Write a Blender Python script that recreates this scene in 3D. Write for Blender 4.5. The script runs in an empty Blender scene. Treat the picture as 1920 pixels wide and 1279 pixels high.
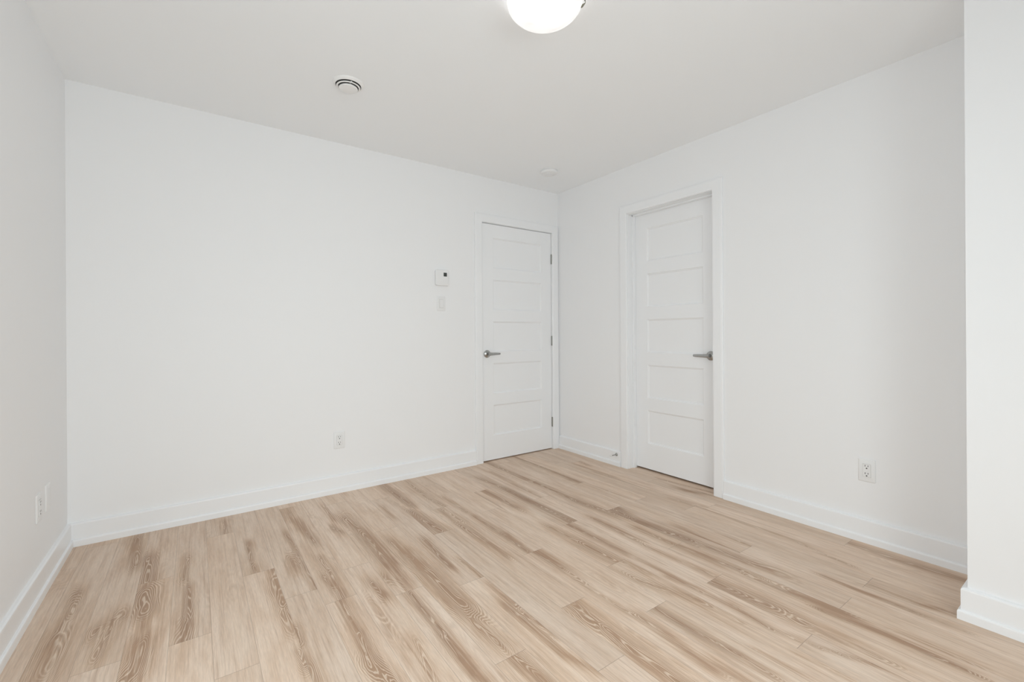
import bpy, bmesh, math, random
import numpy as np
from mathutils import Vector, Matrix

C = bpy.context.scene.collection
PI = math.pi
EXPO = 0.07
P_WIN = 82
TILT = 0.58
P_SIDE = 27
WINC = (0.935, 0.966, 0.985)
P_BULB = 0.2
E_BOWL = 0.42
WALLC = (0.868, 0.876, 0.888)
CEILC = (0.908, 0.928, 0.945)
TRIMC = (0.872, 0.885, 0.902)
FL_LIGHT = (0.735, 0.595, 0.485)
FL_MID = (0.59, 0.430, 0.318)
FL_DARK = (0.375, 0.235, 0.152)
FL_TAN = (0.60, 0.42, 0.28)
FL_LINE = (0.81, 0.685, 0.56)
FL_DEEP = (0.30, 0.195, 0.13)
CLIP0 = -0.60

# ------------------------------------------------------------------ camera
YAW, PITCH, ROLL = 0.952675, -0.000118, -0.006122
CAM = Vector((-2.85405, -3.24149, 1.09869))
fw = Vector((math.cos(YAW) * math.cos(PITCH), math.sin(YAW) * math.cos(PITCH), math.sin(PITCH)))
rt = Vector((math.sin(YAW), -math.cos(YAW), 0))
up = rt.cross(fw)
r2 = rt * math.cos(ROLL) + up * math.sin(ROLL)
u2 = -rt * math.sin(ROLL) + up * math.cos(ROLL)
cd = bpy.data.cameras.new('camera')
cam = bpy.data.objects.new('camera', cd)
C.objects.link(cam)
cam.matrix_world = Matrix(((r2.x, u2.x, -fw.x, CAM.x), (r2.y, u2.y, -fw.y, CAM.y),
                           (r2.z, u2.z, -fw.z, CAM.z), (0, 0, 0, 1)))
cd.sensor_fit = 'HORIZONTAL'
cd.sensor_width = 36.0
cd.lens = 835.974 / 1920 * 36.0
cd.shift_y = -13.757 / 1920
cd.clip_start = 0.02
bpy.context.scene.camera = cam

# ------------------------------------------------------------------ world, daylight, exposure
vs = bpy.context.scene.view_settings
vs.view_transform = 'Standard'
vs.look = 'None'
vs.gamma = 1.0
vs.use_curve_mapping = False
vs.exposure = EXPO
cy = bpy.context.scene.cycles          # a white room needs many diffuse bounces
cy.max_bounces = 16; cy.diffuse_bounces = 12; cy.glossy_bounces = 6; cy.transparent_max_bounces = 8

W = bpy.data.worlds.new('overcast_sky')
bpy.context.scene.world = W
W.use_nodes = True
bg = W.node_tree.nodes['Background']
bg.inputs['Color'].default_value = (0.88, 0.93, 1.0, 1)
bg.inputs['Strength'].default_value = 0.95

# room: x from -RW (left wall) to 0 (right wall), y from 0 (far wall) to -RD (window wall)
RW, RD, H = 3.4007, 3.78, 2.44
BX, BY = -0.4612, -2.8598          # the boxed-out wall on the right
WX0, WX1, WZ0, WZ1 = -3.25, -1.30, 0.04, 1.98   # window opening in the wall behind the camera

def area(name, loc, rot, sx, sy, power, col):
    l = bpy.data.lights.new(name, 'AREA')
    l.shape = 'RECTANGLE'; l.size = sx; l.size_y = sy
    l.energy = power; l.color = col
    o = bpy.data.objects.new(name, l); C.objects.link(o)
    o.location = loc; o.rotation_euler = rot
    o['kind'] = 'helper'
    return o
# overcast daylight outside the window, shining in
VY0, VY1 = -3.35, -1.45            # unseen left-wall window, added to even out the light
LH = 2.3                           # both sky panels stand wholly outside the walls, tipped down toward the windows
off = 0.20 + LH / 2 * math.sin(TILT)
area('window_daylight', ((WX0 + WX1) / 2, -RD - off, 1.35), (PI / 2 - TILT, 0, 0),
     WX1 - WX0 + 0.6, LH, P_WIN, WINC)
area('side_fill_light', (-RW - off, (VY0 + VY1) / 2, 1.35), (0, -PI / 2 + TILT, 0),
     LH, VY1 - VY0 + 0.6, P_SIDE, WINC)  # fill light added outside the made-up left window

# ------------------------------------------------------------------ materials
def new_mat(name):
    m = bpy.data.materials.new(name); m.use_nodes = True
    return m, m.node_tree, m.node_tree.nodes['Principled BSDF']

def paint(name, col, rough, bump=0.0, scale=300.0, spec=0.5):
    m, nt, b = new_mat(name)
    b.inputs['Base Color'].default_value = (*col, 1)
    b.inputs['Roughness'].default_value = rough
    b.inputs['Specular IOR Level'].default_value = spec
    if bump:
        tc = nt.nodes.new('ShaderNodeTexCoord')
        n = nt.nodes.new('ShaderNodeTexNoise'); n.inputs['Scale'].default_value = scale
        n.inputs['Detail'].default_value = 3
        bp = nt.nodes.new('ShaderNodeBump'); bp.inputs['Strength'].default_value = bump
        bp.inputs['Distance'].default_value = 0.0006
        nt.links.new(tc.outputs['Object'], n.inputs['Vector'])
        nt.links.new(n.outputs['Fac'], bp.inputs['Height'])
        nt.links.new(bp.outputs['Normal'], b.inputs['Normal'])
    return m

M_WALL = paint('wall_paint', WALLC, 0.55, 0.15, spec=0.35)
M_CEIL = paint('ceiling_paint', CEILC, 0.9, 0.2, 220, spec=0.2)
M_TRIM = paint('trim_paint', TRIMC, 0.32)
M_DOOR = paint('door_paint', TRIMC, 0.38)
M_PLAST = paint('white_plastic', (0.83, 0.835, 0.84), 0.3)
M_PLASTG = paint('vent_plastic', (0.87, 0.87, 0.865), 0.4)
M_DARK = paint('dark_slot', (0.03, 0.03, 0.03), 0.6)
M_GAPSHADE = paint('painted_gap_shade', (0.42, 0.42, 0.41), 0.6)  # grey that stands in for shade in the gap around inserts
M_SLOT = paint('socket_slot', (0.10, 0.10, 0.10), 0.6)
M_SCREEN = paint('display_glass', (0.045, 0.048, 0.045), 0.15)
M_GREY = paint('vent_cavity', (0.10, 0.10, 0.10), 0.7)
M_BRASS = paint('clip_metal', (0.20, 0.19, 0.14), 0.4)
M_RUB = paint('white_rubber', (0.75, 0.75, 0.75), 0.6)

def metal(name, col, rough):
    m, nt, b = new_mat(name)
    b.inputs['Base Color'].default_value = (*col, 1)
    b.inputs['Metallic'].default_value = 1
    tc = nt.nodes.new('ShaderNodeTexCoord')
    n = nt.nodes.new('ShaderNodeTexNoise'); n.inputs['Scale'].default_value = 60
    mr = nt.nodes.new('ShaderNodeMapRange')
    mr.inputs['To Min'].default_value = rough * 0.8; mr.inputs['To Max'].default_value = rough * 1.2
    nt.links.new(tc.outputs['Object'], n.inputs['Vector'])
    nt.links.new(n.outputs['Fac'], mr.inputs['Value'])
    nt.links.new(mr.outputs['Result'], b.inputs['Roughness'])
    return m
M_NICKEL = metal('satin_nickel', (0.42, 0.42, 0.41), 0.26)
M_HINGE = metal('hinge_steel', (0.36, 0.36, 0.34), 0.35)

def glass_mat():
    m, nt, b = new_mat('window_glass')
    out = nt.nodes['Material Output']
    nt.nodes.remove(b)
    t = nt.nodes.new('ShaderNodeBsdfTransparent'); t.inputs['Color'].default_value = (0.95, 0.97, 0.96, 1)
    g = nt.nodes.new('ShaderNodeBsdfGlossy'); g.inputs['Roughness'].default_value = 0.02
    mx = nt.nodes.new('ShaderNodeMixShader')
    mx.inputs[0].default_value = 0.05; nt.links.new(t.outputs[0], mx.inputs[1])
    nt.links.new(g.outputs[0], mx.inputs[2]); nt.links.new(mx.outputs[0], out.inputs[0])
    return m
M_GLASS = glass_mat()

def bowl_mat():
    # lit frosted alabaster-pattern glass
    m, nt, b = new_mat('lit_alabaster_glass')
    tc = nt.nodes.new('ShaderNodeTexCoord')
    n = nt.nodes.new('ShaderNodeTexNoise'); n.inputs['Scale'].default_value = 7
    n.inputs['Distortion'].default_value = 1.8; n.inputs['Detail'].default_value = 3
    cr = nt.nodes.new('ShaderNodeValToRGB')
    cr.color_ramp.elements[0].position = 0.35; cr.color_ramp.elements[0].color = (0.86, 0.84, 0.84, 1)
    cr.color_ramp.elements[1].position = 0.60; cr.color_ramp.elements[1].color = (1, 1, 1, 1)
    nt.links.new(tc.outputs['Object'], n.inputs['Vector'])
    nt.links.new(n.outputs['Fac'], cr.inputs['Fac'])
    nt.links.new(cr.outputs['Color'], b.inputs['Base Color'])
    nt.links.new(cr.outputs['Color'], b.inputs['Emission Color'])
    b.inputs['Emission Strength'].default_value = E_BOWL
    b.inputs['Roughness'].default_value = 0.15
    return m
M_BOWL = bowl_mat()

def clear_rim_mat():
    m, nt, b = new_mat('frosted_glass_rim')
    b.inputs['Base Color'].default_value = (0.95, 0.95, 0.93, 1)
    b.inputs['Roughness'].default_value = 0.2
    b.inputs['Emission Color'].default_value = (1, 1, 0.98, 1)
    b.inputs['Emission Strength'].default_value = E_BOWL * 0.45
    return m
M_RIM = clear_rim_mat()

def floor_mat():
    m, nt, b = new_mat('limed_oak_planks')
    N, L = nt.nodes, nt.links
    def math_(op, a, bb=None, c=None, clamp=False):
        n = N.new('ShaderNodeMath'); n.operation = op; n.use_clamp = clamp
        for i, v in enumerate((a, bb, c)):
            if v is None: continue
            if isinstance(v, (int, float)): n.inputs[i].default_value = v
            else: L.new(v, n.inputs[i])
        return n.outputs[0]
    def attr(name):
        n = N.new('ShaderNodeAttribute'); n.attribute_name = name
        return n
    def noise(vec, scl, detail=3, rough=0.5, dist=0.0):
        mp = N.new('ShaderNodeMapping'); mp.inputs['Scale'].default_value = scl
        L.new(vec, mp.inputs['Vector'])
        n = N.new('ShaderNodeTexNoise'); n.inputs['Scale'].default_value = 1
        n.inputs['Detail'].default_value = detail; n.inputs['Roughness'].default_value = rough
        n.inputs['Distortion'].default_value = dist
        L.new(mp.outputs[0], n.inputs['Vector'])
        return n.outputs['Fac']
    def sm(v, lo, hi, a=0.0, c=1.0):
        n = N.new('ShaderNodeMapRange'); n.interpolation_type = 'SMOOTHSTEP'
        n.inputs['From Min'].default_value = lo; n.inputs['From Max'].default_value = hi
        n.inputs['To Min'].default_value = a; n.inputs['To Max'].default_value = c
        L.new(v, n.inputs['Value']); return n.outputs[0]
    def mix(fac, a, bb):
        n = N.new('ShaderNodeMix'); n.data_type = 'RGBA'
        for s, v in ((0, fac), (6, a), (7, bb)):
            if isinstance(v, tuple): n.inputs[s].default_value = (*v, 1)
            elif isinstance(v, (int, float)): n.inputs[s].default_value = v
            else: L.new(v, n.inputs[s])
        return n.outputs[2]
    tc = N.new('ShaderNodeTexCoord')
    ofs = attr('plank_offset').outputs['Vector']
    va = N.new('ShaderNodeVectorMath'); va.operation = 'ADD'
    L.new(tc.outputs['Object'], va.inputs[0]); L.new(ofs, va.inputs[1])
    v = va.outputs[0]
    heart = attr('heartwood').outputs['Fac']
    tone = attr('plank_tone').outputs['Fac']
    seam = attr('seam_distance').outputs['Fac']
    endd = attr('end_distance').outputs['Fac']
    big = noise(v, (16, 2.2, 1), 3, 0.55, 0.6)
    med = noise(v, (38, 4.5, 1), 3, 0.6, 0.5)
    streak = noise(v, (120, 2.5, 1), 3, 0.65)
    fibre = noise(v, (420, 22, 1), 2, 0.6)
    # growth field: broad heartwood blobs bent by noise
    f0 = math_('MULTIPLY_ADD', math_('SUBTRACT', big, 0.5), 0.55, heart)
    f1 = math_('MULTIPLY_ADD', math_('SUBTRACT', med, 0.5), 0.45, f0)
    f1 = math_('MULTIPLY_ADD', math_('MULTIPLY', math_('SUBTRACT', streak, 0.5), sm(heart, 0.02, 0.25)), 0.75, f1)
    brown = sm(f1, 0.10, 0.66)
    soft = sm(f1, -0.16, 0.25)
    # growth rings: contour lines of the field
    soft_n = noise(v, (13, 3.2, 1), 1.0, 0.4, 0.25)
    fine_n = noise(v, (60, 14, 1), 1.0, 0.4, 0.0)
    rf = math_('MULTIPLY_ADD', fine_n, 0.035, math_('MULTIPLY_ADD', soft_n, 0.85, math_('MULTIPLY', heart, 0.95)))
    ring = math_('SINE', math_('MULTIPLY', rf, 88.0))
    ringl = sm(ring, 0.25, 1.0)
    ringd = sm(ring, -1.0, -0.2, 1.0, 0.0)
    rzone = math_('MULTIPLY', sm(heart, 0.03, 0.3), sm(noise(v, (11, 3.5, 1), 2), 0.38, 0.56))
    rzone = math_('ADD', rzone, math_('MULTIPLY', sm(noise(v, (7, 1.6, 1), 1), 0.56, 0.70), 0.30), clamp=True)
    light, mid_, dark, line = FL_LIGHT, FL_MID, FL_DARK, FL_LINE
    c = mix(soft, light, mid_)
    c = mix(math_('MULTIPLY', brown, 0.95), c, dark)
    # hue drift between grey beige and tan
    hue = sm(noise(v, (5, 0.9, 1), 2), 0.35, 0.65)
    c = mix(math_('MULTIPLY', hue, 0.24), c, FL_TAN)
    st = sm(streak, 0.50, 0.72)
    c = mix(math_('MULTIPLY', st, 0.34), c, FL_DARK)
    stl = sm(streak, 0.50, 0.30)
    c = mix(math_('MULTIPLY', stl, 0.28), c, line)
    c = mix(math_('MULTIPLY', math_('MULTIPLY', ringl, rzone), 0.55), c, line)
    c = mix(math_('MULTIPLY', math_('MULTIPLY', ringd, rzone), 0.30), c, FL_DEEP)
    fi = sm(fibre, 0.3, 0.7, 0.93, 1.06)
    tn = math_('MULTIPLY', fi, math_('MULTIPLY_ADD', tone, 0.10, 0.95))
    hs = N.new('ShaderNodeHueSaturation'); L.new(tn, hs.inputs['Value']); L.new(c, hs.inputs['Color'])
    c = hs.outputs[0]
    sl = sm(seam, 0.0002, 0.0011, 1.0, 0.0)
    el = sm(endd, 0.0004, 0.0018, 1.0, 0.0)
    gap = math_('MAXIMUM', sl, el)
    c = mix(math_('MULTIPLY', gap, 0.36), c, (0.16, 0.11, 0.08))
    L.new(c, b.inputs['Base Color'])
    b.inputs['Roughness'].default_value = 0.5
    b.inputs['Specular IOR Level'].default_value = 0.35
    L.new(sm(fibre, 0.2, 0.8, 0.42, 0.58), b.inputs['Roughness'])
    bp = N.new('ShaderNodeBump'); bp.inputs['Strength'].default_value = 0.5
    bp.inputs['Distance'].default_value = 0.0008
    h = math_('SUBTRACT', math_('MULTIPLY', fibre, 0.15), gap)
    L.new(h, bp.inputs['Height']); L.new(bp.outputs[0], b.inputs['Normal'])
    return m

# heartwood figure of the planks in metres: x0 y0 x1 y1 half-width strength
HEARTWOOD = ("-3.117 -0.097 -3.089 -0.442 0.0250 0.70;-3.042 -0.426 -3.030 -0.744 0.0320 0.65;-3.033 -0.782 -3.024 -0.912 0.0380 0.80;-3.021 -1.021 -3.022 -1.106 0.0200 0.50;-3.019 -1.192 -3.024 -1.332 0.0320 0.80;"
    "-3.031 -1.347 -3.045 -1.369 0.0400 0.80;-2.893 -0.535 -2.900 -0.741 0.0160 0.50;-2.880 -0.844 -2.877 -1.129 0.0180 0.55;-2.885 -1.150 -2.902 -1.340 0.0260 0.60;-3.265 -0.613 -3.260 -0.779 0.0220 0.50;"
    "-3.271 -0.820 -3.266 -0.929 0.0220 0.35;-3.274 -0.980 -3.260 -1.138 0.0350 0.45;-3.259 -1.147 -3.251 -1.220 0.0250 0.30;-3.098 -0.921 -3.161 -0.976 0.0250 0.40;-3.115 -0.980 -3.138 -1.154 0.0180 0.40;"
    "-2.561 -0.998 -2.563 -1.189 0.0300 0.60;-2.571 -1.283 -2.557 -1.388 0.0260 0.50;-2.551 -1.415 -2.555 -1.484 0.0140 0.50;-2.564 -1.556 -2.560 -1.621 0.0170 0.60;-2.554 -1.672 -2.552 -1.725 0.0260 0.40;"
    "-2.723 -0.115 -2.721 -0.291 0.0180 0.35;-2.630 -0.528 -2.639 -0.713 0.0180 0.50;-2.631 -0.818 -2.628 -0.872 0.0200 0.50;-2.561 -0.886 -2.554 -1.014 0.0280 0.50;-2.427 -0.063 -2.414 -0.266 0.0220 0.40;"
    "-2.370 -0.073 -2.393 -0.330 0.0180 0.55;-2.371 -0.355 -2.347 -0.690 0.0230 0.60;-2.449 -0.514 -2.428 -0.808 0.0180 0.45;-2.467 -0.839 -2.467 -0.920 0.0260 0.50;-2.428 -0.911 -2.432 -1.165 0.0170 0.60;"
    "-2.359 -0.918 -2.350 -1.069 0.0200 0.50;-2.350 -1.069 -2.353 -1.309 0.0190 0.60;-2.184 -0.209 -2.182 -0.456 0.0180 0.35;-2.220 -0.590 -2.193 -0.653 0.0180 0.50;-2.124 -0.507 -2.106 -0.766 0.0320 0.65;"
    "-2.106 -0.766 -2.099 -1.114 0.0380 0.78;-2.101 -1.227 -2.106 -1.307 0.0300 0.45;-2.011 -0.966 -1.998 -1.129 0.0280 0.60;-1.998 -1.129 -1.984 -1.358 0.0380 0.85;-1.984 -1.358 -1.979 -1.649 0.0400 0.85;"
    "-1.979 -1.649 -1.991 -1.798 0.0250 0.55;-1.743 -0.033 -1.729 -0.488 0.0280 0.75;-1.763 -0.646 -1.760 -0.812 0.0240 0.65;-1.760 -0.812 -1.743 -0.973 0.0380 0.75;-1.880 -0.455 -1.895 -0.628 0.0150 0.30;"
    "-1.861 -1.054 -1.879 -1.323 0.0220 0.65;-1.571 -0.103 -1.590 -0.437 0.0180 0.40;-1.589 -0.510 -1.566 -0.652 0.0180 0.40;-1.597 -0.736 -1.588 -0.911 0.0230 0.40;-1.499 -0.541 -1.494 -0.822 0.0150 0.40;"
    "-1.282 -0.286 -1.289 -0.889 0.0130 0.50;-1.610 -1.002 -1.606 -1.402 0.0260 0.50;-1.489 -0.935 -1.484 -1.253 0.0170 0.45;-1.208 -0.579 -1.202 -0.942 0.0280 0.65;-1.810 -1.344 -1.800 -1.599 0.0170 0.40;"
    "-1.800 -1.599 -1.799 -1.762 0.0170 0.50;-1.072 -0.666 -1.068 -1.319 0.0280 0.80;-0.810 -0.635 -0.825 -1.120 0.0230 0.55;-0.825 -1.120 -0.794 -1.367 0.0280 0.75;-0.713 -1.333 -0.806 -1.600 0.0380 0.75;"
    "-1.480 -1.232 -1.494 -1.429 0.0230 0.65;-1.462 -1.432 -1.457 -1.656 0.0230 0.70;-1.457 -1.656 -1.462 -1.819 0.0140 0.40;-1.113 -1.332 -1.103 -1.735 0.0210 0.60;-1.219 -1.315 -1.210 -1.595 0.0220 0.50;"
    "-1.210 -1.595 -1.204 -1.785 0.0380 0.70;-0.932 -1.401 -0.958 -1.683 0.0230 0.50;-1.175 -1.806 -1.165 -1.886 0.0280 0.40;-0.557 -0.778 -0.547 -0.859 0.0200 0.60;-2.381 -1.102 -2.368 -1.201 0.0180 0.60;"
    "-2.368 -1.256 -2.373 -1.393 0.0180 0.60;-2.373 -1.393 -2.371 -1.557 0.0200 0.60;-2.369 -1.591 -2.383 -1.749 0.0240 0.65;-2.383 -1.749 -2.355 -1.868 0.0280 0.60;-2.221 -1.288 -2.210 -1.385 0.0230 0.60;"
    "-2.138 -1.279 -2.112 -1.341 0.0300 0.45;-2.116 -1.463 -2.119 -1.578 0.0180 0.60;-2.119 -1.578 -2.117 -1.758 0.0190 0.65;-2.123 -1.783 -2.120 -1.978 0.0220 0.65;-2.120 -1.978 -2.110 -2.045 0.0200 0.60;"
    "-2.276 -1.437 -2.263 -1.739 0.0250 0.22;-2.212 -1.749 -2.248 -1.945 0.0180 0.30;-1.986 -1.802 -1.982 -1.895 0.0240 0.55;-1.835 -1.771 -1.830 -1.853 0.0230 0.60;-1.830 -1.853 -1.831 -2.078 0.0170 0.60;"
    "-1.831 -2.078 -1.802 -2.204 0.0120 0.60;-1.976 -2.001 -1.956 -2.156 0.0280 0.65;-1.610 -1.899 -1.624 -1.990 0.0380 0.75;-1.624 -1.990 -1.616 -2.093 0.0200 0.60;-1.616 -2.093 -1.624 -2.253 0.0280 0.70;"
    "-1.624 -2.253 -1.624 -2.397 0.0380 0.70;-1.806 -1.850 -1.794 -1.986 0.0140 0.45;-1.469 -1.777 -1.473 -2.016 0.0150 0.35;-1.476 -2.018 -1.468 -2.128 0.0120 0.45;-1.457 -2.120 -1.461 -2.238 0.0150 0.50;"
    "-1.468 -2.258 -1.480 -2.420 0.0190 0.50;-1.451 -2.438 -1.446 -2.520 0.0190 0.45;-1.362 -2.122 -1.360 -2.318 0.0190 0.60;-1.360 -2.318 -1.352 -2.434 0.0200 0.60;-1.352 -2.434 -1.355 -2.530 0.0190 0.45;"
    "-1.252 -1.956 -1.175 -2.188 0.0280 0.42;-1.175 -2.188 -1.175 -2.329 0.0200 0.25;-1.123 -2.018 -1.112 -2.149 0.0130 0.55;-1.112 -2.149 -1.099 -2.305 0.0120 0.50;-1.099 -2.305 -1.124 -2.427 0.0170 0.45;"
    "-1.124 -2.427 -1.107 -2.540 0.0130 0.35;-1.005 -2.136 -0.989 -2.350 0.0360 0.75;-0.989 -2.350 -0.995 -2.495 0.0280 0.45;-0.827 -2.217 -0.814 -2.423 0.0150 0.50;-1.281 -2.488 -1.274 -2.606 0.0120 0.30;"
    "-0.754 -1.559 -0.728 -1.813 0.0380 0.75;-0.728 -1.813 -0.715 -2.123 0.0280 0.50;-0.715 -2.123 -0.689 -2.262 0.0360 0.35;-0.834 -1.622 -0.834 -1.812 0.0190 0.60;-0.834 -1.812 -0.817 -2.055 0.0280 0.60;"
    "-0.817 -2.055 -0.796 -2.240 0.0180 0.55;-0.629 -1.747 -0.660 -2.073 0.0240 0.50;-0.289 -1.456 -0.272 -1.626 0.0100 0.35;-0.272 -1.626 -0.292 -2.215 0.0120 0.40;-0.519 -1.919 -0.537 -2.135 0.0120 0.35;"
    "-0.969 -1.771 -0.952 -2.104 0.0190 0.40;-1.105 -1.839 -1.101 -2.142 0.0140 0.50;-0.079 -1.412 -0.007 -1.567 0.0200 0.60;-0.794 -2.415 -0.793 -2.540 0.0280 0.60;-0.844 -2.524 -0.817 -2.722 0.0150 0.70;"
    "-0.817 -2.722 -0.826 -2.899 0.0170 0.65;-0.555 -2.432 -0.565 -2.562 0.0130 0.60;-0.565 -2.562 -0.569 -2.736 0.0130 0.60;-0.569 -2.736 -0.564 -2.856 0.0130 0.50;-0.473 -2.565 -0.488 -2.719 0.0150 0.50;"
    "-0.488 -2.719 -0.463 -2.788 0.0120 0.60;-0.974 -2.486 -0.993 -2.601 0.0210 0.50;-0.968 -2.606 -0.983 -2.720 0.0230 0.35;-1.093 -2.586 -1.010 -2.791 0.0100 0.40;-0.775 -2.770 -0.773 -2.890 0.0230 0.30;"
    "-1.182 -2.569 -1.173 -2.709 0.0100 0.30;-0.090 -2.362 -0.106 -2.561 0.0280 0.50;-0.106 -2.561 -0.100 -2.774 0.0280 0.50;-0.299 -2.217 -0.350 -2.451 0.0100 0.40;-0.828 -0.046 -0.825 -0.564 0.0190 0.60;"
    "-0.825 -0.564 -0.821 -0.742 0.0180 0.50;-0.535 -0.042 -0.547 -0.830 0.0190 0.55;-0.944 -0.267 -0.966 -0.909 0.0140 0.30;-0.265 -0.366 -0.263 -0.902 0.0140 0.50;-0.161 -0.382 -0.189 -0.560 0.0140 0.40;"
    "-1.090 -0.368 -1.057 -0.651 0.0230 0.35;-0.049 -0.914 0.031 -1.544 0.0140 0.55;-0.288 -0.753 -0.260 -1.265 0.0080 0.35;-0.260 -1.265 -0.253 -1.639 0.0080 0.35;-0.532 -0.871 -0.504 -1.321 0.0100 0.35")
M_FLOOR = floor_mat()

# ------------------------------------------------------------------ helpers
def link(name, bm, mat, parent=None, bevel=0.0, smooth=None):
    me = bpy.data.meshes.new(name)
    bmesh.ops.remove_doubles(bm, verts=bm.verts, dist=1e-6)
    bmesh.ops.recalc_face_normals(bm, faces=bm.faces)
    bm.to_mesh(me); bm.free()
    me.materials.append(mat)
    o = bpy.data.objects.new(name, me); C.objects.link(o)
    if parent is not None: o.parent = parent
    if bevel:
        md = o.modifiers.new('bevel', 'BEVEL'); md.width = bevel; md.segments = 2
        md.limit_method = 'ANGLE'; md.angle_limit = math.radians(40)
    if smooth:
        for p in me.polygons: p.use_smooth = True
        if smooth is not True:
            me.set_sharp_from_angle(angle=math.radians(smooth))
    return o

def box(bm, a, b, M=None):
    x0, y0, z0 = (min(a[i], b[i]) for i in range(3)); x1, y1, z1 = (max(a[i], b[i]) for i in range(3))
    vs_ = [bm.verts.new(Vector(p) if M is None else M @ Vector(p)) for p in
           ((x0, y0, z0), (x1, y0, z0), (x1, y1, z0), (x0, y1, z0), (x0, y0, z1), (x1, y0, z1), (x1, y1, z1), (x0, y1, z1))]
    for f in ((0, 3, 2, 1), (4, 5, 6, 7), (0, 1, 5, 4), (1, 2, 6, 5), (2, 3, 7, 6), (3, 0, 4, 7)):
        bm.faces.new([vs_[i] for i in f])

def lathe(bm, prof, n=64, M=None, cap0=False, cap1=False):
    rings = []
    for r, z in prof:
        if r < 1e-6:
            p = Vector((0, 0, z)); rings.append([bm.verts.new(M @ p if M else p)])
        else:
            ring = []
            for k in range(n):
                a = 2 * PI * k / n; p = Vector((r * math.cos(a), r * math.sin(a), z))
                ring.append(bm.verts.new(M @ p if M else p))
            rings.append(ring)
    for A, B in zip(rings, rings[1:]):
        if len(A) == 1 and len(B) == 1: continue
        for k in range(n):
            j = (k + 1) % n
            if len(A) == 1: bm.faces.new((A[0], B[k], B[j]))
            elif len(B) == 1: bm.faces.new((A[k], A[j], B[0]))
            else: bm.faces.new((A[k], A[j], B[j], B[k]))
    if cap0 and len(rings[0]) > 1: bm.faces.new(rings[0])
    if cap1 and len(rings[-1]) > 1: bm.faces.new(rings[-1])

def rrect(w, h, r, n=6):
    pts = []
    for cx, cy, a0 in ((w / 2 - r, h / 2 - r, 0), (-w / 2 + r, h / 2 - r, 90), (-w / 2 + r, -h / 2 + r, 180), (w / 2 - r, -h / 2 + r, 270)):
        for k in range(n + 1):
            a = math.radians(a0 + 90 * k / n); pts.append((cx + r * math.cos(a), cy + r * math.sin(a)))
    return pts

def loft(bm, sections, M=None):
    """sections: list of (list of 2D points, height); closed loops joined, both ends capped"""
    rs = []
    for pts, z in sections:
        rs.append([bm.verts.new((M @ Vector((p[0], p[1], z))) if M else Vector((p[0], p[1], z))) for p in pts])
    for A, B in zip(rs, rs[1:]):
        n = len(A)
        for k in range(n):
            j = (k + 1) % n; bm.faces.new((A[k], A[j], B[j], B[k]))
    bm.faces.new(rs[0]); bm.faces.new(rs[-1])

def extrude_profile(bm, prof, p0, p1, out, m0=0.0, m1=0.0):
    """prof: (d, z) points, d measured along 'out'; swept from p0 to p1. m0 / m1: mitre, shift along the run per unit of d at each end"""
    p0, p1, out = Vector(p0), Vector(p1), Vector(out)
    t = (p1 - p0).normalized()
    A = [bm.verts.new(p0 + out * d + Vector((0, 0, z)) - t * (d * m0)) for d, z in prof]
    B = [bm.verts.new(p1 + out * d + Vector((0, 0, z)) + t * (d * m1)) for d, z in prof]
    n = len(prof)
    for k in range(n):
        j = (k + 1) % n; bm.faces.new((A[k], A[j], B[j], B[k]))
    bm.faces.new(A); bm.faces.new(B)

def empty(name, loc, rotz=0.0):
    o = bpy.data.objects.new(name, None); C.objects.link(o)
    o.location = loc; o.rotation_euler = (0, 0, rotz); o.empty_display_size = 0.05
    return o

def tag(o, label, cat, group=None, kind=None):
    o['label'] = label; o['category'] = cat
    if group: o['group'] = group
    if kind: o['kind'] = kind
    return o

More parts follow.
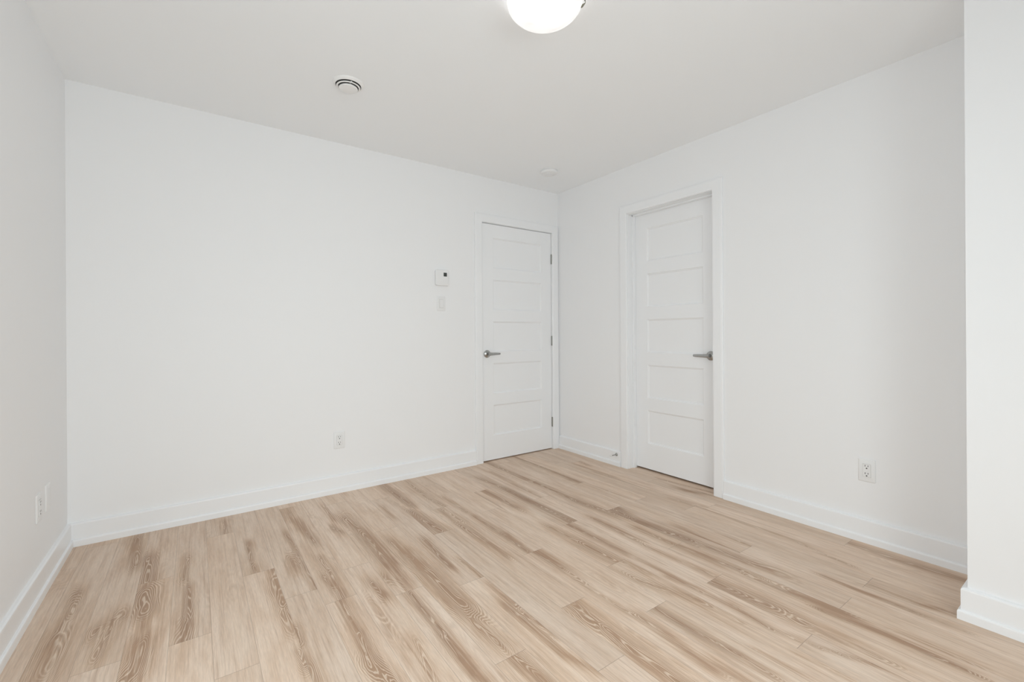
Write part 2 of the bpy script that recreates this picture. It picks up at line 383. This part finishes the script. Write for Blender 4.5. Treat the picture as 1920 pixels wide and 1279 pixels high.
# ------------------------------------------------------------------ floor
PW = 0.1270; X0 = -3.3175
JOINT = {-1: -0.31, 0: -0.085, 1: -0.02, 2: -0.68, 3: -1.25, 4: -0.31, 5: -0.875, 6: -1.18, 7: -0.10, 8: -1.085, 9: -1.427, 10: -0.78,
         11: -0.30, 12: -1.00, 13: -1.90, 14: -1.47, 15: -0.895, 16: -0.57, 17: -1.33, 18: -0.92, 19: -1.852, 20: -1.33,
         21: -0.865, 22: -1.33, 23: -1.608, 24: -0.45, 25: -2.36, 26: -1.1, 27: -0.5}
def build_floor():
    rnd = random.Random(11)
    pat = [tuple(map(float, s.split())) for s in HEARTWOOD.split(';')]
    verts, faces = [], []
    aH, aO, aT, aS, aE = [], [], [], [], []
    y_top, y_bot = 0.25, -RD - 0.02
    for k in range(-1, 28):
        xa, xb = X0 + k * PW, X0 + (k + 1) * PW
        xa = max(xa, -RW - 0.02); xb = min(xb, 0.26)
        if xb - xa < 0.005: continue
        j = JOINT[k]
        while j < y_top: j += 1.22
        ys = [y_top]; j -= 1.22
        while j > y_bot: ys.append(j); j -= 1.22
        ys.append(y_bot)
        for yt, yb in zip(ys, ys[1:]):
            off = (rnd.uniform(-40, 40), rnd.uniform(-40, 40), rnd.uniform(-5, 5)); tone = rnd.random()
            mine = []
            for (px0, py0, px1, py1, hw, s) in pat:
                mx, my = (px0 + px1) / 2, (py0 + py1) / 2
                if X0 + k * PW <= mx < X0 + (k + 1) * PW and yb <= my < yt: mine.append((px0, py0, px1, py1, hw, s))
            nx = 12; ny = max(2, int((yt - yb) / 0.016))
            xs = np.linspace(xa, xb, nx + 1); yy = np.linspace(yb, yt, ny + 1)
            XX, YY = np.meshgrid(xs, yy, indexing='ij')
            Hh = np.zeros_like(XX)
            for (px0, py0, px1, py1, hw, s) in mine:
                # capsule with soft edge, stretched along the grain
                dx, dy = px1 - px0, py1 - py0; L2 = dx * dx + dy * dy + 1e-9
                t = ((XX - px0) * dx + (YY - py0) * dy) / L2
                tc_ = np.clip(t, 0, 1)
                ex = XX - (px0 + tc_ * dx); ey = (YY - (py0 + tc_ * dy)) / 3.0
                d = np.sqrt(ex * ex + ey * ey) / (hw * 1.25)
                Hh = np.maximum(Hh, s * np.exp(-(d ** 2) * 1.1))
            base = len(verts)
            for i in range(nx + 1):
                for jj in range(ny + 1):
                    verts.append((XX[i, jj], YY[i, jj], 0.0)); aH.append(Hh[i, jj]); aO.extend(off); aT.append(tone)
                    aS.append(min(XX[i, jj] - xa, xb - XX[i, jj])); aE.append(min(YY[i, jj] - yb, yt - YY[i, jj]))
            w = ny + 1
            for i in range(nx):
                for jj in range(ny):
                    a = base + i * w + jj; faces.append((a, a + w, a + w + 1, a + 1))
    me = bpy.data.meshes.new('floor'); me.from_pydata(verts, [], faces)
    for nm, arr in (('heartwood', aH), ('plank_tone', aT), ('seam_distance', aS), ('end_distance', aE)):
        at = me.attributes.new(nm, 'FLOAT', 'POINT'); at.data.foreach_set('value', np.array(arr, dtype=np.float32))
    at = me.attributes.new('plank_offset', 'FLOAT_VECTOR', 'POINT'); at.data.foreach_set('vector', np.array(aO, dtype=np.float32))
    me.materials.append(M_FLOOR)
    o = bpy.data.objects.new('floor', me); C.objects.link(o)
    tag(o, 'light limed oak plank floor with brown heartwood patches', 'floor', kind='structure')
build_floor()
bm = bmesh.new(); box(bm, (-RW - 0.14, -RD - 0.14, -0.10), (0.28, 0.28, -0.004)); s = link('floor_slab', bm, M_WALL)
tag(s, 'concrete slab under the oak planks', 'floor', kind='structure')

# ------------------------------------------------------------------ walls and ceiling
T = 0.12
D1X0, D1X1, D1T = -0.8645, -0.0795, 2.0555        # rough opening of door 1 in the far wall
D2Y0, D2Y1, D2T = -1.5790, -0.8450, 2.0590        # door 2 in the right wall
def structure(name, bm, mat, label, cat):
    return tag(link(name, bm, mat), label, cat, kind='structure')

bm = bmesh.new()
box(bm, (-RW - T, 0, 0), (D1X0, T, H)); box(bm, (D1X0, 0, D1T), (D1X1, T, H)); box(bm, (D1X1, 0, 0), (T, T, H))
# closed backing box, added unseen to stop sky light leaking past the door
box(bm, (D1X0 - .1, .28, 0), (D1X1 + .08, .30, H)); box(bm, (D1X0 - .12, T, 0), (D1X0 - .1, .30, H)); box(bm, (D1X1 + .06, T, 0), (D1X1 + .08, .30, H))
structure('wall_back', bm, M_WALL, 'plain white far wall holding the narrow closed door and thermostat', 'wall')
bm = bmesh.new()
box(bm, (0, BY - .5, 0), (T, D2Y0, H)); box(bm, (0, D2Y0, D2T), (T, D2Y1, H)); box(bm, (0, D2Y1, 0), (T, 0, H))
box(bm, (.26, D2Y0 - .1, 0), (.28, D2Y1 + .1, H)); box(bm, (T, D2Y0 - .12, 0), (.28, D2Y0 - .1, H)); box(bm, (T, D2Y1 + .1, 0), (.28, D2Y1 + .12, H))  # same added backing box, blocking sky light behind the recessed door
structure('wall_right', bm, M_WALL, 'plain white wall on the right with the recessed door', 'wall')
bm = bmesh.new()
box(bm, (-RW - T, -RD - T, 0), (-RW, VY0, H)); box(bm, (-RW - T, VY1, 0), (-RW, 0, H))
box(bm, (-RW - T, VY0, 0), (-RW, VY1, WZ0)); box(bm, (-RW - T, VY0, WZ1), (-RW, VY1, H))
structure('wall_left', bm, M_WALL, 'plain white wall along the left edge of the picture', 'wall')
bm = bmesh.new(); box(bm, (BX, -RD, 0), (0.0, BY, H))
structure('wall_right_front', bm, M_WALL, 'white boxed-out wall section standing forward at the right edge', 'wall')
bm = bmesh.new()
box(bm, (-RW, -RD - T, 0), (WX0, -RD, H)); box(bm, (WX1, -RD - T, 0), (T, -RD, H))
box(bm, (WX0, -RD - T, 0), (WX1, -RD, WZ0)); box(bm, (WX0, -RD - T, WZ1), (WX1, -RD, H))
structure('wall_front', bm, M_WALL, 'white window wall behind the camera', 'wall')
bm = bmesh.new(); box(bm, (-RW - T, -RD - T, H), (0.28, 0.30, H + .1))
structure('ceiling', bm, M_CEIL, 'flat matt white ceiling', 'ceiling')

# windows out of view, the left-wall one added for fill: frame, mullions, pane
def window(name, loc, rz, wd, label):
    w = empty(name, loc, rz); tag(w, label, 'window', kind='structure')
    hw_, hh_ = wd / 2, WZ1 - WZ0
    bm = bmesh.new()
    for a, b_ in (((-hw_, -.04, .05), (-hw_ + .05, .04, hh_ - .05)), ((hw_ - .05, -.04, .05), (hw_, .04, hh_ - .05)),
                  ((-hw_, -.04, 0), (hw_, .04, .05)), ((-hw_, -.04, hh_ - .05), (hw_, .04, hh_)), ((-.03, -.035, .04), (.03, .035, hh_ - .04))):
        box(bm, a, b_)
    link('window_frame', bm, M_TRIM, w)
    bm = bmesh.new(); box(bm, (-hw_ + .04, -.003, .04), (hw_ - .04, .003, hh_ - .04)); link('window_pane', bm, M_GLASS, w)
window('window_1', ((WX0 + WX1) / 2, -RD - T / 2, WZ0), 0, WX1 - WX0, 'wide two-pane white framed window behind the camera')
window('fill_window', (-RW - T / 2, (VY0 + VY1) / 2, WZ0), PI / 2, VY1 - VY0, 'added two-pane white framed window in the left wall, made up for fill light')  # unseen window made up to brighten the right side

# ------------------------------------------------------------------ baseboards with shoe moulding
BASE = [(0, 0), (.0165, 0), (.0165, .112), (.0155, .1165), (.010, .120), (0, .1215)]
SHOE = [(.0160, 0), (.0255, 0), (.0255, .029), (.0245, .0330), (.0210, .0360), (.0160, .0370)]
def baseboard(name, runs, label):
    bm = bmesh.new(); bs = bmesh.new()
    for p0, p1, out, m0, m1 in runs:
        extrude_profile(bm, BASE, p0, p1, out, m0, m1); extrude_profile(bs, SHOE, p0, p1, out, m0, m1)
    o = link(name, bm, M_TRIM); tag(o, label, 'baseboard', kind='structure')
    link('shoe_moulding', bs, M_TRIM, o)
CW = .070   # casing width
baseboard('baseboard_back', [((-RW, 0, 0), (D1X0 + .0 - CW, 0, 0), (0, -1, 0), -1, 0)], 'white baseboard with shoe moulding along the far wall')
baseboard('baseboard_left', [((-RW, -RD, 0), (-RW, 0, 0), (1, 0, 0), -1, -1)], 'white baseboard with shoe moulding along the left wall')
baseboard('baseboard_right', [((0, -.018, 0), (0, D2Y1 + CW, 0), (-1, 0, 0), 0, 0), ((0, D2Y0 - CW, 0), (0, BY, 0), (-1, 0, 0), 0, 0)],
          'white baseboard with shoe moulding along the right wall on both sides of the recessed door')
baseboard('baseboard_right_front', [((BX, BY, 0), (BX, -RD, 0), (-1, 0, 0), 1, -1), ((-.026, BY, 0), (BX, BY, 0), (0, 1, 0), 0, 1)],
          'white baseboard wrapping the boxed-out wall corner')
baseboard('baseboard_front', [((-RW, -RD, 0), (BX, -RD, 0), (0, 1, 0), -1, -1)], 'white baseboard under the window behind the camera')

# ------------------------------------------------------------------ doors
PTOP, PPITCH, PH = 1.930, .3625, .263
def door_leaf(bm, wdt, z0, z1, s0, s1, thick=.035):
    """front face at local y = 0 looking to -y; five recessed panels"""
    def quad(x0, x1, za, zb, y=0): bm.faces.new([bm.verts.new(p) for p in ((x0, y, za), (x1, y, za), (x1, y, zb), (x0, y, zb))])
    xs0, xs1 = s0, wdt - s1
    quad(0, xs0, z0, z1); quad(xs1, wdt, z0, z1)
    zc = z1
    rings = ((0, 0), (.0030, .0045), (.0085, .0065), (.0105, .0100), (.0125, .0105))
    for k in range(5):
        pt = PTOP - k * PPITCH; pb = pt - PH
        quad(xs0, xs1, pt, zc); zc = pb
        R = [[bm.verts.new(p) for p in ((xs0 + i, d, pb + i), (xs1 - i, d, pb + i), (xs1 - i, d, pt - i), (xs0 + i, d, pt - i))] for i, d in rings]
        for A, B in zip(R, R[1:]):
            for q in range(4):
                j = (q + 1) % 4; bm.faces.new((A[q], A[j], B[j], B[q]))
        bm.faces.new(R[-1])
    quad(xs0, xs1, z0, zc)
    f = [(0, 0, z0), (wdt, 0, z0), (wdt, 0, z1), (0, 0, z1)]; b_ = [(p[0], thick, p[2]) for p in f]
    F = [bm.verts.new(p) for p in f]; B = [bm.verts.new(p) for p in b_]
    for q in range(4):
        j = (q + 1) % 4; bm.faces.new((F[q], F[j], B[j], B[q]))
    bm.faces.new(B)

CAS = [(0, 0), (0, .0135), (.004, .0165), (.010, .0175), (CW - .012, .0175), (CW - .010, .0160), (CW - .004, .0160), (CW, .0130), (CW, 0)]
def casing(bm, x0, x1, zt, right_cut=None):
    """three-sided mitred casing around an opening, profile steps outward; local plane y=0, thickness toward -y"""
    def leg(xi, sgn):
        A = [bm.verts.new((xi + sgn * (u if not (right_cut and sgn > 0) else u * right_cut), -t, 0)) for u, t in CAS]
        B = [bm.verts.new((xi + sgn * (u if not (right_cut and sgn > 0) else u * right_cut), -t, zt + u)) for u, t in CAS]
        for k in range(len(CAS) - 1): bm.faces.new((A[k], A[k + 1], B[k + 1], B[k]))
        bm.faces.new(A)
        return B
    L_ = leg(x0, -1); R_ = leg(x1, 1)
    for k in range(len(CAS) - 1): bm.faces.new((L_[k], L_[k + 1], R_[k + 1], R_[k]))

def handle(parent, loc, side, rot=0.0):
    """lever handle; loc = rose centre on the leaf face, lever points along +side in local x"""
    bm = bmesh.new()
    M = Matrix.Translation(Vector(loc)) @ Matrix.Rotation(PI / 2, 4, 'X')      # z axis -> -y (into the room)
    lathe(bm, [(0, 0), (.0325, 0), (.0330, .003), (.0315, .0075), (.0270, .0100), (.0150, .0115), (.0125, .014),
               (.0115, .022), (.0115, .040), (.0125, .044), (.0120, .0475), (0, .0485)], 48, M)
    o = link('door_handle', bm, M_NICKEL, parent, smooth=50)
    bm = bmesh.new()
    secs = []
    for t, h_, d0, d1 in ((-.010, .0100, .040, .050), (.002, .0125, .0385, .0515), (.022, .0120, .040, .0505), (.055, .0108, .041, .0500),
                          (.090, .0092, .0415, .0490), (.1065, .0080, .042, .0480), (.1100, .0055, .043, .0470)):
        secs.append((t, h_, d0, d1))
    rs = []
    for t, h_, d0, d1 in secs:
        ring = []
        for k in range(16):
            a = 2 * PI * k / 16
            yy = (d0 + d1) / 2 + (d1 - d0) / 2 * math.copysign(abs(math.sin(a)) ** .7, math.sin(a))
            zz = h_ * math.copysign(abs(math.cos(a)) ** .7, math.cos(a))
            ring.append(bm.verts.new((loc[0] + side * t, loc[1] - yy, loc[2] + zz)))
        rs.append(ring)
    for A, B in zip(rs, rs[1:]):
        for k in range(16):
            j = (k + 1) % 16; bm.faces.new((A[k], A[j], B[j], B[k]))
    bm.faces.new(rs[0]); bm.faces.new(rs[-1])
    link('lever', bm, M_NICKEL, o, smooth=50)
    bm = bmesh.new(); M2 = Matrix.Translation(Vector((loc[0], loc[1] - .0480, loc[2]))) @ Matrix.Rotation(PI / 2, 4, 'X')
    lathe(bm, [(0, 0), (.0035, 0), (.0035, .0006), (0, .0006)], 16, M2)
    link('lock_pin', bm, M_DARK, o)
    return o

# door 1: leaf flush with the far wall, hinged on the right
d1 = empty('door_1', (-.8595, 0, 0))
tag(d1, 'closed white five-panel door in the far wall with lever handle on its left', 'door', kind='structure')
W1 = .775
bm = bmesh.new()
box(bm, (-.005, 0, 0), (0, T, 2.055)); box(bm, (W1, 0, 0), (W1 + .005, T, 2.055)); box(bm, (-.005, 0, 2.0505), (W1 + .005, T, 2.0555))
box(bm, (0, .043, 0), (.012, .075, 2.05)); box(bm, (W1 - .012, .043, 0), (W1, .075, 2.05)); box(bm, (0, .043, 2.0385), (W1, .075, 2.0505))
link('door_frame', bm, M_TRIM, d1)
bm = bmesh.new(); casing(bm, -.004, W1 + .001, 2.0525, right_cut=.073 / CW); link('door_casing', bm, M_TRIM, d1)
bm = bmesh.new(); door_leaf(bm, .768, .009, 2.0465, .110, .118)
lf = link('door_leaf', bm, M_DOOR, d1); lf.location = (.0035, .004, 0)
for z in (.2575, 1.0285, 1.8035):
    bm = bmesh.new()
    M = Matrix.Translation((W1 - .0005, -.0035, z))
    lathe(bm, [(0, -.046), (.0030, -.046), (.0048, -.044), (.0030, -.0425), (.0052, -.042), (.0052, .042), (.0030, .0425), (.0048, .044), (.0030, .046), (0, .046)], 16, M)
    box(bm, (W1 - .0060, -.0012, z - .0445), (W1 - .0040, .0035, z + .0445))
    link('hinge', bm, M_HINGE, d1, smooth=40)
handle(d1, (.0475, .004, .9255), 1)
bm = bmesh.new(); box(bm, (-.0004, .001, .905), (.0022, .0035, .948)); link('strike_plate', bm, M_HINGE, d1)

# door 2: leaf set back in a deep jamb in the right wall; local +x runs toward the camera
d2 = empty('door_2', (0, -.850, 0), -PI / 2)
tag(d2, 'closed white five-panel door recessed in a deep frame in the right wall', 'door', kind='structure')
W2 = .724; LY = .085
bm = bmesh.new()
box(bm, (-.005, 0, 0), (0, T + .01, 2.054)); box(bm, (W2, 0, 0), (W2 + .005, T + .01, 2.054)); box(bm, (-.005, 0, 2.054), (W2 + .005, T + .01, 2.059))
box(bm, (0, LY - .034, 0), (.0105, LY - .001, 2.054)); box(bm, (W2 - .0105, LY - .034, 0), (W2, LY - .001, 2.054)); box(bm, (0, LY - .034, 2.0435), (W2, LY - .001, 2.054))
link('door_frame', bm, M_TRIM, d2, bevel=.0012)
bm = bmesh.new(); casing(bm, -.004, W2 + .004, 2.058); link('door_casing', bm, M_TRIM, d2)
bm = bmesh.new(); door_leaf(bm, .717, .015, 2.0500, .115, .120)
lf = link('door_leaf', bm, M_DOOR, d2); lf.location = (.0035, LY, 0)
handle(d2, (.658, LY, .935), -1)

# ------------------------------------------------------------------ things on the walls
def wall_M(origin, face):
    """local x right (seen from the room), local y up, local z into the room"""
    if face == 'back': X, Z = Vector((1, 0, 0)), Vector((0, -1, 0))
    elif face == 'right': X, Z = Vector((0, -1, 0)), Vector((-1, 0, 0))
    else: X, Z = Vector((0, 1, 0)), Vector((1, 0, 0))
    Y = Vector((0, 0, 1)); o = Vector(origin)
    return Matrix(((X.x, Y.x, Z.x, o.x), (X.y, Y.y, Z.y, o.y), (X.z, Y.z, Z.z, o.z), (0, 0, 0, 1)))

def plate_part(parent, w_=.074, h_=.118):
    bm = bmesh.new()
    loft(bm, [(rrect(w_, h_, .005), .0002), (rrect(w_, h_, .005), .0028), (rrect(w_ - .003, h_ - .003, .005), .0048), (rrect(w_ - .008, h_ - .008, .004), .0056)])
    return link('cover_plate', bm, M_PLAST, parent, smooth=35)

def outlet(name, origin, face, label, proto=None):
    r = bpy.data.objects.new(name, None); C.objects.link(r); r.empty_display_size = .05
    r.matrix_world = wall_M(origin, face)
    tag(r, label, 'power outlet', 'duplex outlets low on the walls')
    if proto:
        for ch in list(proto.children):
            c = ch.copy(); C.objects.link(c); c.parent = r
            for g in ch.children:
                d = g.copy(); C.objects.link(d); d.parent = c
        return r
    plate_part(r)
    bm = bmesh.new(); loft(bm, [(rrect(.0353, .0683, .002), .0050), (rrect(.0353, .0683, .002), .0058)]); link('gap_shade_inlay', bm, M_GAPSHADE, r)  # grey inlay, the gap's shade put into its colour
    bm = bmesh.new()
    loft(bm, [(rrect(.0335, .0665, .002), .0050), (rrect(.0335, .0665, .002), .0072), (rrect(.0320, .0650, .002), .0080)])
    ins = link('receptacle', bm, M_PLAST, r, smooth=35)
    for zc in (.0195, -.0195):
        bm = bmesh.new()
        box(bm, (-.0078, zc + .0005, .0078), (-.0048, zc + .0095, .0083)); box(bm, (.0046, zc + .0010, .0078), (.0074, zc + .0085, .0083))
        lathe(bm, [(0, 0), (.0035, 0), (.0035, .0005), (0, .0005)], 16, Matrix.Translation((0, zc - .0075, .0078)))
        link('socket', bm, M_SLOT, ins)
    for zc in (.0475, -.0475):
        bm = bmesh.new(); lathe(bm, [(0, 0), (.0030, 0), (.0028, .0010), (0, .0013)], 16, Matrix.Translation((0, zc, .0054)))
        link('screw', bm, M_PLASTG, r)
    return r
o1 = outlet('wall_outlet', (-2.036, 0, .3625), 'back', 'white duplex outlet low on the far wall, straight ahead')
outlet('wall_outlet', (0, -2.417, .3735), 'right', 'white duplex outlet on the right wall beside the boxed-out corner', o1)
outlet('wall_outlet', (-RW, -.531, .3715), 'left', 'white duplex outlet on the left wall, farther from the corner', o1)

# blank plate next to it on the left wall
r = bpy.data.objects.new('blank_wall_plate', None); C.objects.link(r); r.matrix_world = wall_M((-RW, -.386, .3755), 'left')
tag(r, 'plain white cover plate low on the left wall, nearer the corner', 'wall plate')
plate_part(r)
for zc in (.0420, -.0420):
    bm = bmesh.new(); lathe(bm, [(0, 0), (.0030, 0), (.0028, .0010), (0, .0013)], 16, Matrix.Translation((0, zc, .0054))); link('screw', bm, M_PLASTG, r)

# light switch below the thermostat
r = bpy.data.objects.new('light_switch', None); C.objects.link(r); r.matrix_world = wall_M((-1.2445, 0, 1.342), 'back')
tag(r, 'white rocker light switch under the thermostat beside the far door', 'light switch')
plate_part(r, .072, .116)
bm = bmesh.new(); loft(bm, [(rrect(.0355, .0685, .0015), .0050), (rrect(.0355, .0685, .0015), .0058)]); link('gap_shade_inlay', bm, M_GAPSHADE, r)  # grey inlay painting the shade around the switch frame
bm = bmesh.new(); loft(bm, [(rrect(.0335, .0665, .0015), .0050), (rrect(.0335, .0665, .0015), .0068)]); fr = link('switch_frame', bm, M_PLAST, r)
bm = bmesh.new()
vs8 = [bm.verts.new(p) for p in ((-.0150, -.0315, .0050), (.0150, -.0315, .0050), (.0150, .0315, .0050), (-.0150, .0315, .0050),
                                 (-.0150, -.0315, .0115), (.0150, -.0315, .0115), (.0150, .0315, .0072), (-.0150, .0315, .0072))]
for f in ((0, 3, 2, 1), (4, 5, 6, 7), (0, 1, 5, 4), (1, 2, 6, 5), (2, 3, 7, 6), (3, 0, 4, 7)): bm.faces.new([vs8[i] for i in f])
link('rocker', bm, M_PLAST, r, bevel=.0008)
for zc in (.0475, -.0475):
    bm = bmesh.new(); lathe(bm, [(0, 0), (.0030, 0), (.0028, .0010), (0, .0013)], 16, Matrix.Translation((0, zc, .0054))); link('screw', bm, M_PLASTG, r)

# thermostat
r = bpy.data.objects.new('thermostat', None); C.objects.link(r); r.matrix_world = wall_M((-1.2430, 0, 1.5480), 'back')
tag(r, 'square white wall thermostat with small dark display', 'thermostat')
bm = bmesh.new(); loft(bm, [(rrect(.108, .116, .012), .0002), (rrect(.108, .116, .012), .0080)]); link('back_plate', bm, M_PLAST, r)
bm = bmesh.new()
loft(bm, [(rrect(.112, .122, .012, 8), .0080), (rrect(.116, .126, .014, 8), .0110), (rrect(.116, .126, .014, 8), .0215), (rrect(.112, .122, .013, 8), .0245), (rrect(.105, .115, .011, 8), .0255)])
link('housing', bm, M_PLAST, r, smooth=35)
bm = bmesh.new(); loft(bm, [(rrect(.029, .0300, .0015), .0254), (rrect(.029, .0300, .0015), .0261)], Matrix.Translation((.0240, .0260, 0)))
link('display', bm, M_SCREEN, r)
bm = bmesh.new()
for yy in (-.006, -.022): box(bm, (.016, yy - .0012, .0255), (.032, yy + .0012, .0258))
link('button_mark', bm, M_PLASTG, r)

# door stop on the baseboard
r = empty('door_stop', (-.0165, -.7335, .0935)); tag(r, 'small metal door stop screwed to the baseboard left of the recessed door', 'door stop')
Mx = Matrix.Rotation(-PI / 2, 4, 'Y')
bm = bmesh.new(); lathe(bm, [(0, 0), (.0125, 0), (.0125, .002), (.0100, .006), (.0060, .010), (0, .010)], 24, Mx); link('base_flange', bm, M_HINGE, r, smooth=40)
bm = bmesh.new(); lathe(bm, [(0, .010), (.0042, .010), (.0042, .062), (0, .062)], 20, Mx); link('rod', bm, M_NICKEL, r, smooth=40)
bm = bmesh.new(); lathe(bm, [(0, .060), (.0058, .060), (.0066, .064), (.0066, .072), (.0050, .075), (0, .075)], 20, Mx); link('rubber_tip', bm, M_RUB, r, smooth=40)

# ------------------------------------------------------------------ ceiling things
# round exhaust vent: dished flange, ring and hanging centre disc
r = empty('ceiling_vent', (-2.180, -.800, H)); tag(r, 'round white air vent with ringed centre disc in the ceiling', 'ceiling vent')
bm = bmesh.new(); lathe(bm, [(.0780, 0), (.0785, -.002), (.0778, -.0045), (.0750, -.0080), (.0680, -.0135), (.0660, -.0145), (.0645, -.0130), (.0640, -.002)], 80)
link('flange', bm, M_PLASTG, r, smooth=40)
bm = bmesh.new(); lathe(bm, [(0, -.001), (.0645, -.001), (.0645, -.0022), (0, -.0022)], 56); link('duct_opening', bm, M_GREY, r)
bm = bmesh.new(); lathe(bm, [(.0535, -.0160), (.0585, -.0175), (.0608, -.0200), (.0595, -.0225), (.0550, -.0235), (.0520, -.0215), (.0515, -.0180), (.0535, -.0160)], 80)
for a in (0, 2.094, 4.189): box(bm, (-.0035, -.060, -.0165), (.0035, -.005, -.0150), Matrix.Rotation(a, 4, 'Z'))
link('ring', bm, M_PLASTG, r, smooth=40)
bm = bmesh.new(); lathe(bm, [(0, -.0190), (.0400, -.0200), (.0465, -.0250), (.0480, -.0285), (.0465, -.0310), (.0410, -.0330), (0, -.0345)], 80)
box(bm, (-.004, -.004, -.020), (.004, .004, -.001))
link('centre_disc', bm, M_PLASTG, r, smooth=40)

# smoke detector
r = empty('smoke_detector', (-.468, -.430, H)); tag(r, 'small round white smoke detector on the ceiling near the far corner', 'smoke detector')
bm = bmesh.new(); lathe(bm, [(0, 0), (.0690, 0), (.0690, -.0060), (0, -.0060)], 56); link('mounting_base', bm, M_PLAST, r, smooth=40)
bm = bmesh.new(); lathe(bm, [(.0640, -.0060), (.0640, -.0085), (.0700, -.0100), (.0705, -.0200), (.0650, -.0270), (.0500, -.0315), (.0300, -.0325), (.0290, -.0345), (0, -.0350)], 56)
hd = link('cover', bm, M_PLAST, r, smooth=35)
for k in range(10):
    a = 2 * PI * k / 10; bm = bmesh.new()
    box(bm, (-.010, -.0012, -.0012), (.010, .0012, .0003), Matrix.Translation((.043 * math.cos(a), .043 * math.sin(a), -.0323)) @ Matrix.Rotation(a + PI / 2, 4, 'Z'))
    link('sounder_slot', bm, M_PLASTG, hd)

# flush-mount lamp: pan, glass bowl, rim, clips
r = empty('ceiling_lamp', (-1.725, -1.890, H)); tag(r, 'lit flush-mount ceiling lamp with white glass bowl and metal clips', 'ceiling lamp')
bm = bmesh.new(); lathe(bm, [(0, 0), (.112, 0), (.118, -.006), (.116, -.018), (.104, -.024), (0, -.024)], 72); link('canopy', bm, M_TRIM, r, smooth=40)
R0 = .1500; prof = []
for k in range(15):
    a = PI / 2 * k / 14; prof.append((R0 * math.cos(a) if k < 14 else 0.0, -.032 - .080 * math.sin(a)))
inner = [(max(0.0, p[0] - .004) if p[0] > 0 else 0.0, p[1] + .004) for p in reversed(prof)]
bm = bmesh.new(); lathe(bm, prof + inner, 80); bw = link('glass_bowl', bm, M_BOWL, r, smooth=60)
bm = bmesh.new(); lathe(bm, [(R0 * .965, -.0305), (R0, -.0300), (R0 * 1.012, -.0315), (R0 * 1.012, -.0350), (R0 * .995, -.0375), (R0 * .965, -.0305)], 80)
link('glass_rim', bm, M_RIM, r, smooth=60)
for ang in (CLIP0, CLIP0 + 2 * PI / 3, CLIP0 + 4 * PI / 3):
    Mc = Matrix.Rotation(ang, 4, 'Z')
    bm = bmesh.new()
    pts = [(.100, -.0180), (.135, -.0190), (.1560, -.0240), (.1595, -.0310), (.1590, -.0400), (.1540, -.0470), (.1480, -.0490)]
    for (xa, za), (xb, zb) in zip(pts, pts[1:]):
        hw = .0045
        v8 = [bm.verts.new(Mc @ Vector(p)) for p in ((xa, -hw, za), (xa, hw, za), (xb, hw, zb), (xb, -hw, zb),
                                                     (xa + .0004, -hw, za + .0022), (xa + .0004, hw, za + .0022), (xb + .0018, hw, zb + .0014), (xb + .0018, -hw, zb + .0014))]
        for f in ((0, 3, 2, 1), (4, 5, 6, 7), (0, 1, 5, 4), (1, 2, 6, 5), (2, 3, 7, 6), (3, 0, 4, 7)): bm.faces.new([v8[i] for i in f])
    cl = link('clip', bm, M_BRASS, r)
    bm = bmesh.new()                                   # leaf-shaped thumb grip, round below and pointed above
    lathe(bm, [(0, -.0120), (.0045, -.0105), (.0072, -.0060), (.0068, -.0010), (.0045, .0060), (.0020, .0110), (0, .0135)], 24,
          Mc @ Matrix.Translation((.1505, 0, -.0480)) @ Matrix.Rotation(.80, 4, 'Y') @ Matrix.Diagonal((.6, 1, 1, 1)))
    link('clip_grip', bm, M_BRASS, cl, smooth=60)
# the bulb's own light, at the bulb under the canopy
l = bpy.data.lights.new('lamp_bulb', 'POINT'); l.energy = P_BULB; l.shadow_soft_size = .03; l.color = (1.0, .97, .93)
lo = bpy.data.objects.new('lamp_bulb', l); C.objects.link(lo); lo.parent = r; lo.location = (0, 0, -.034)
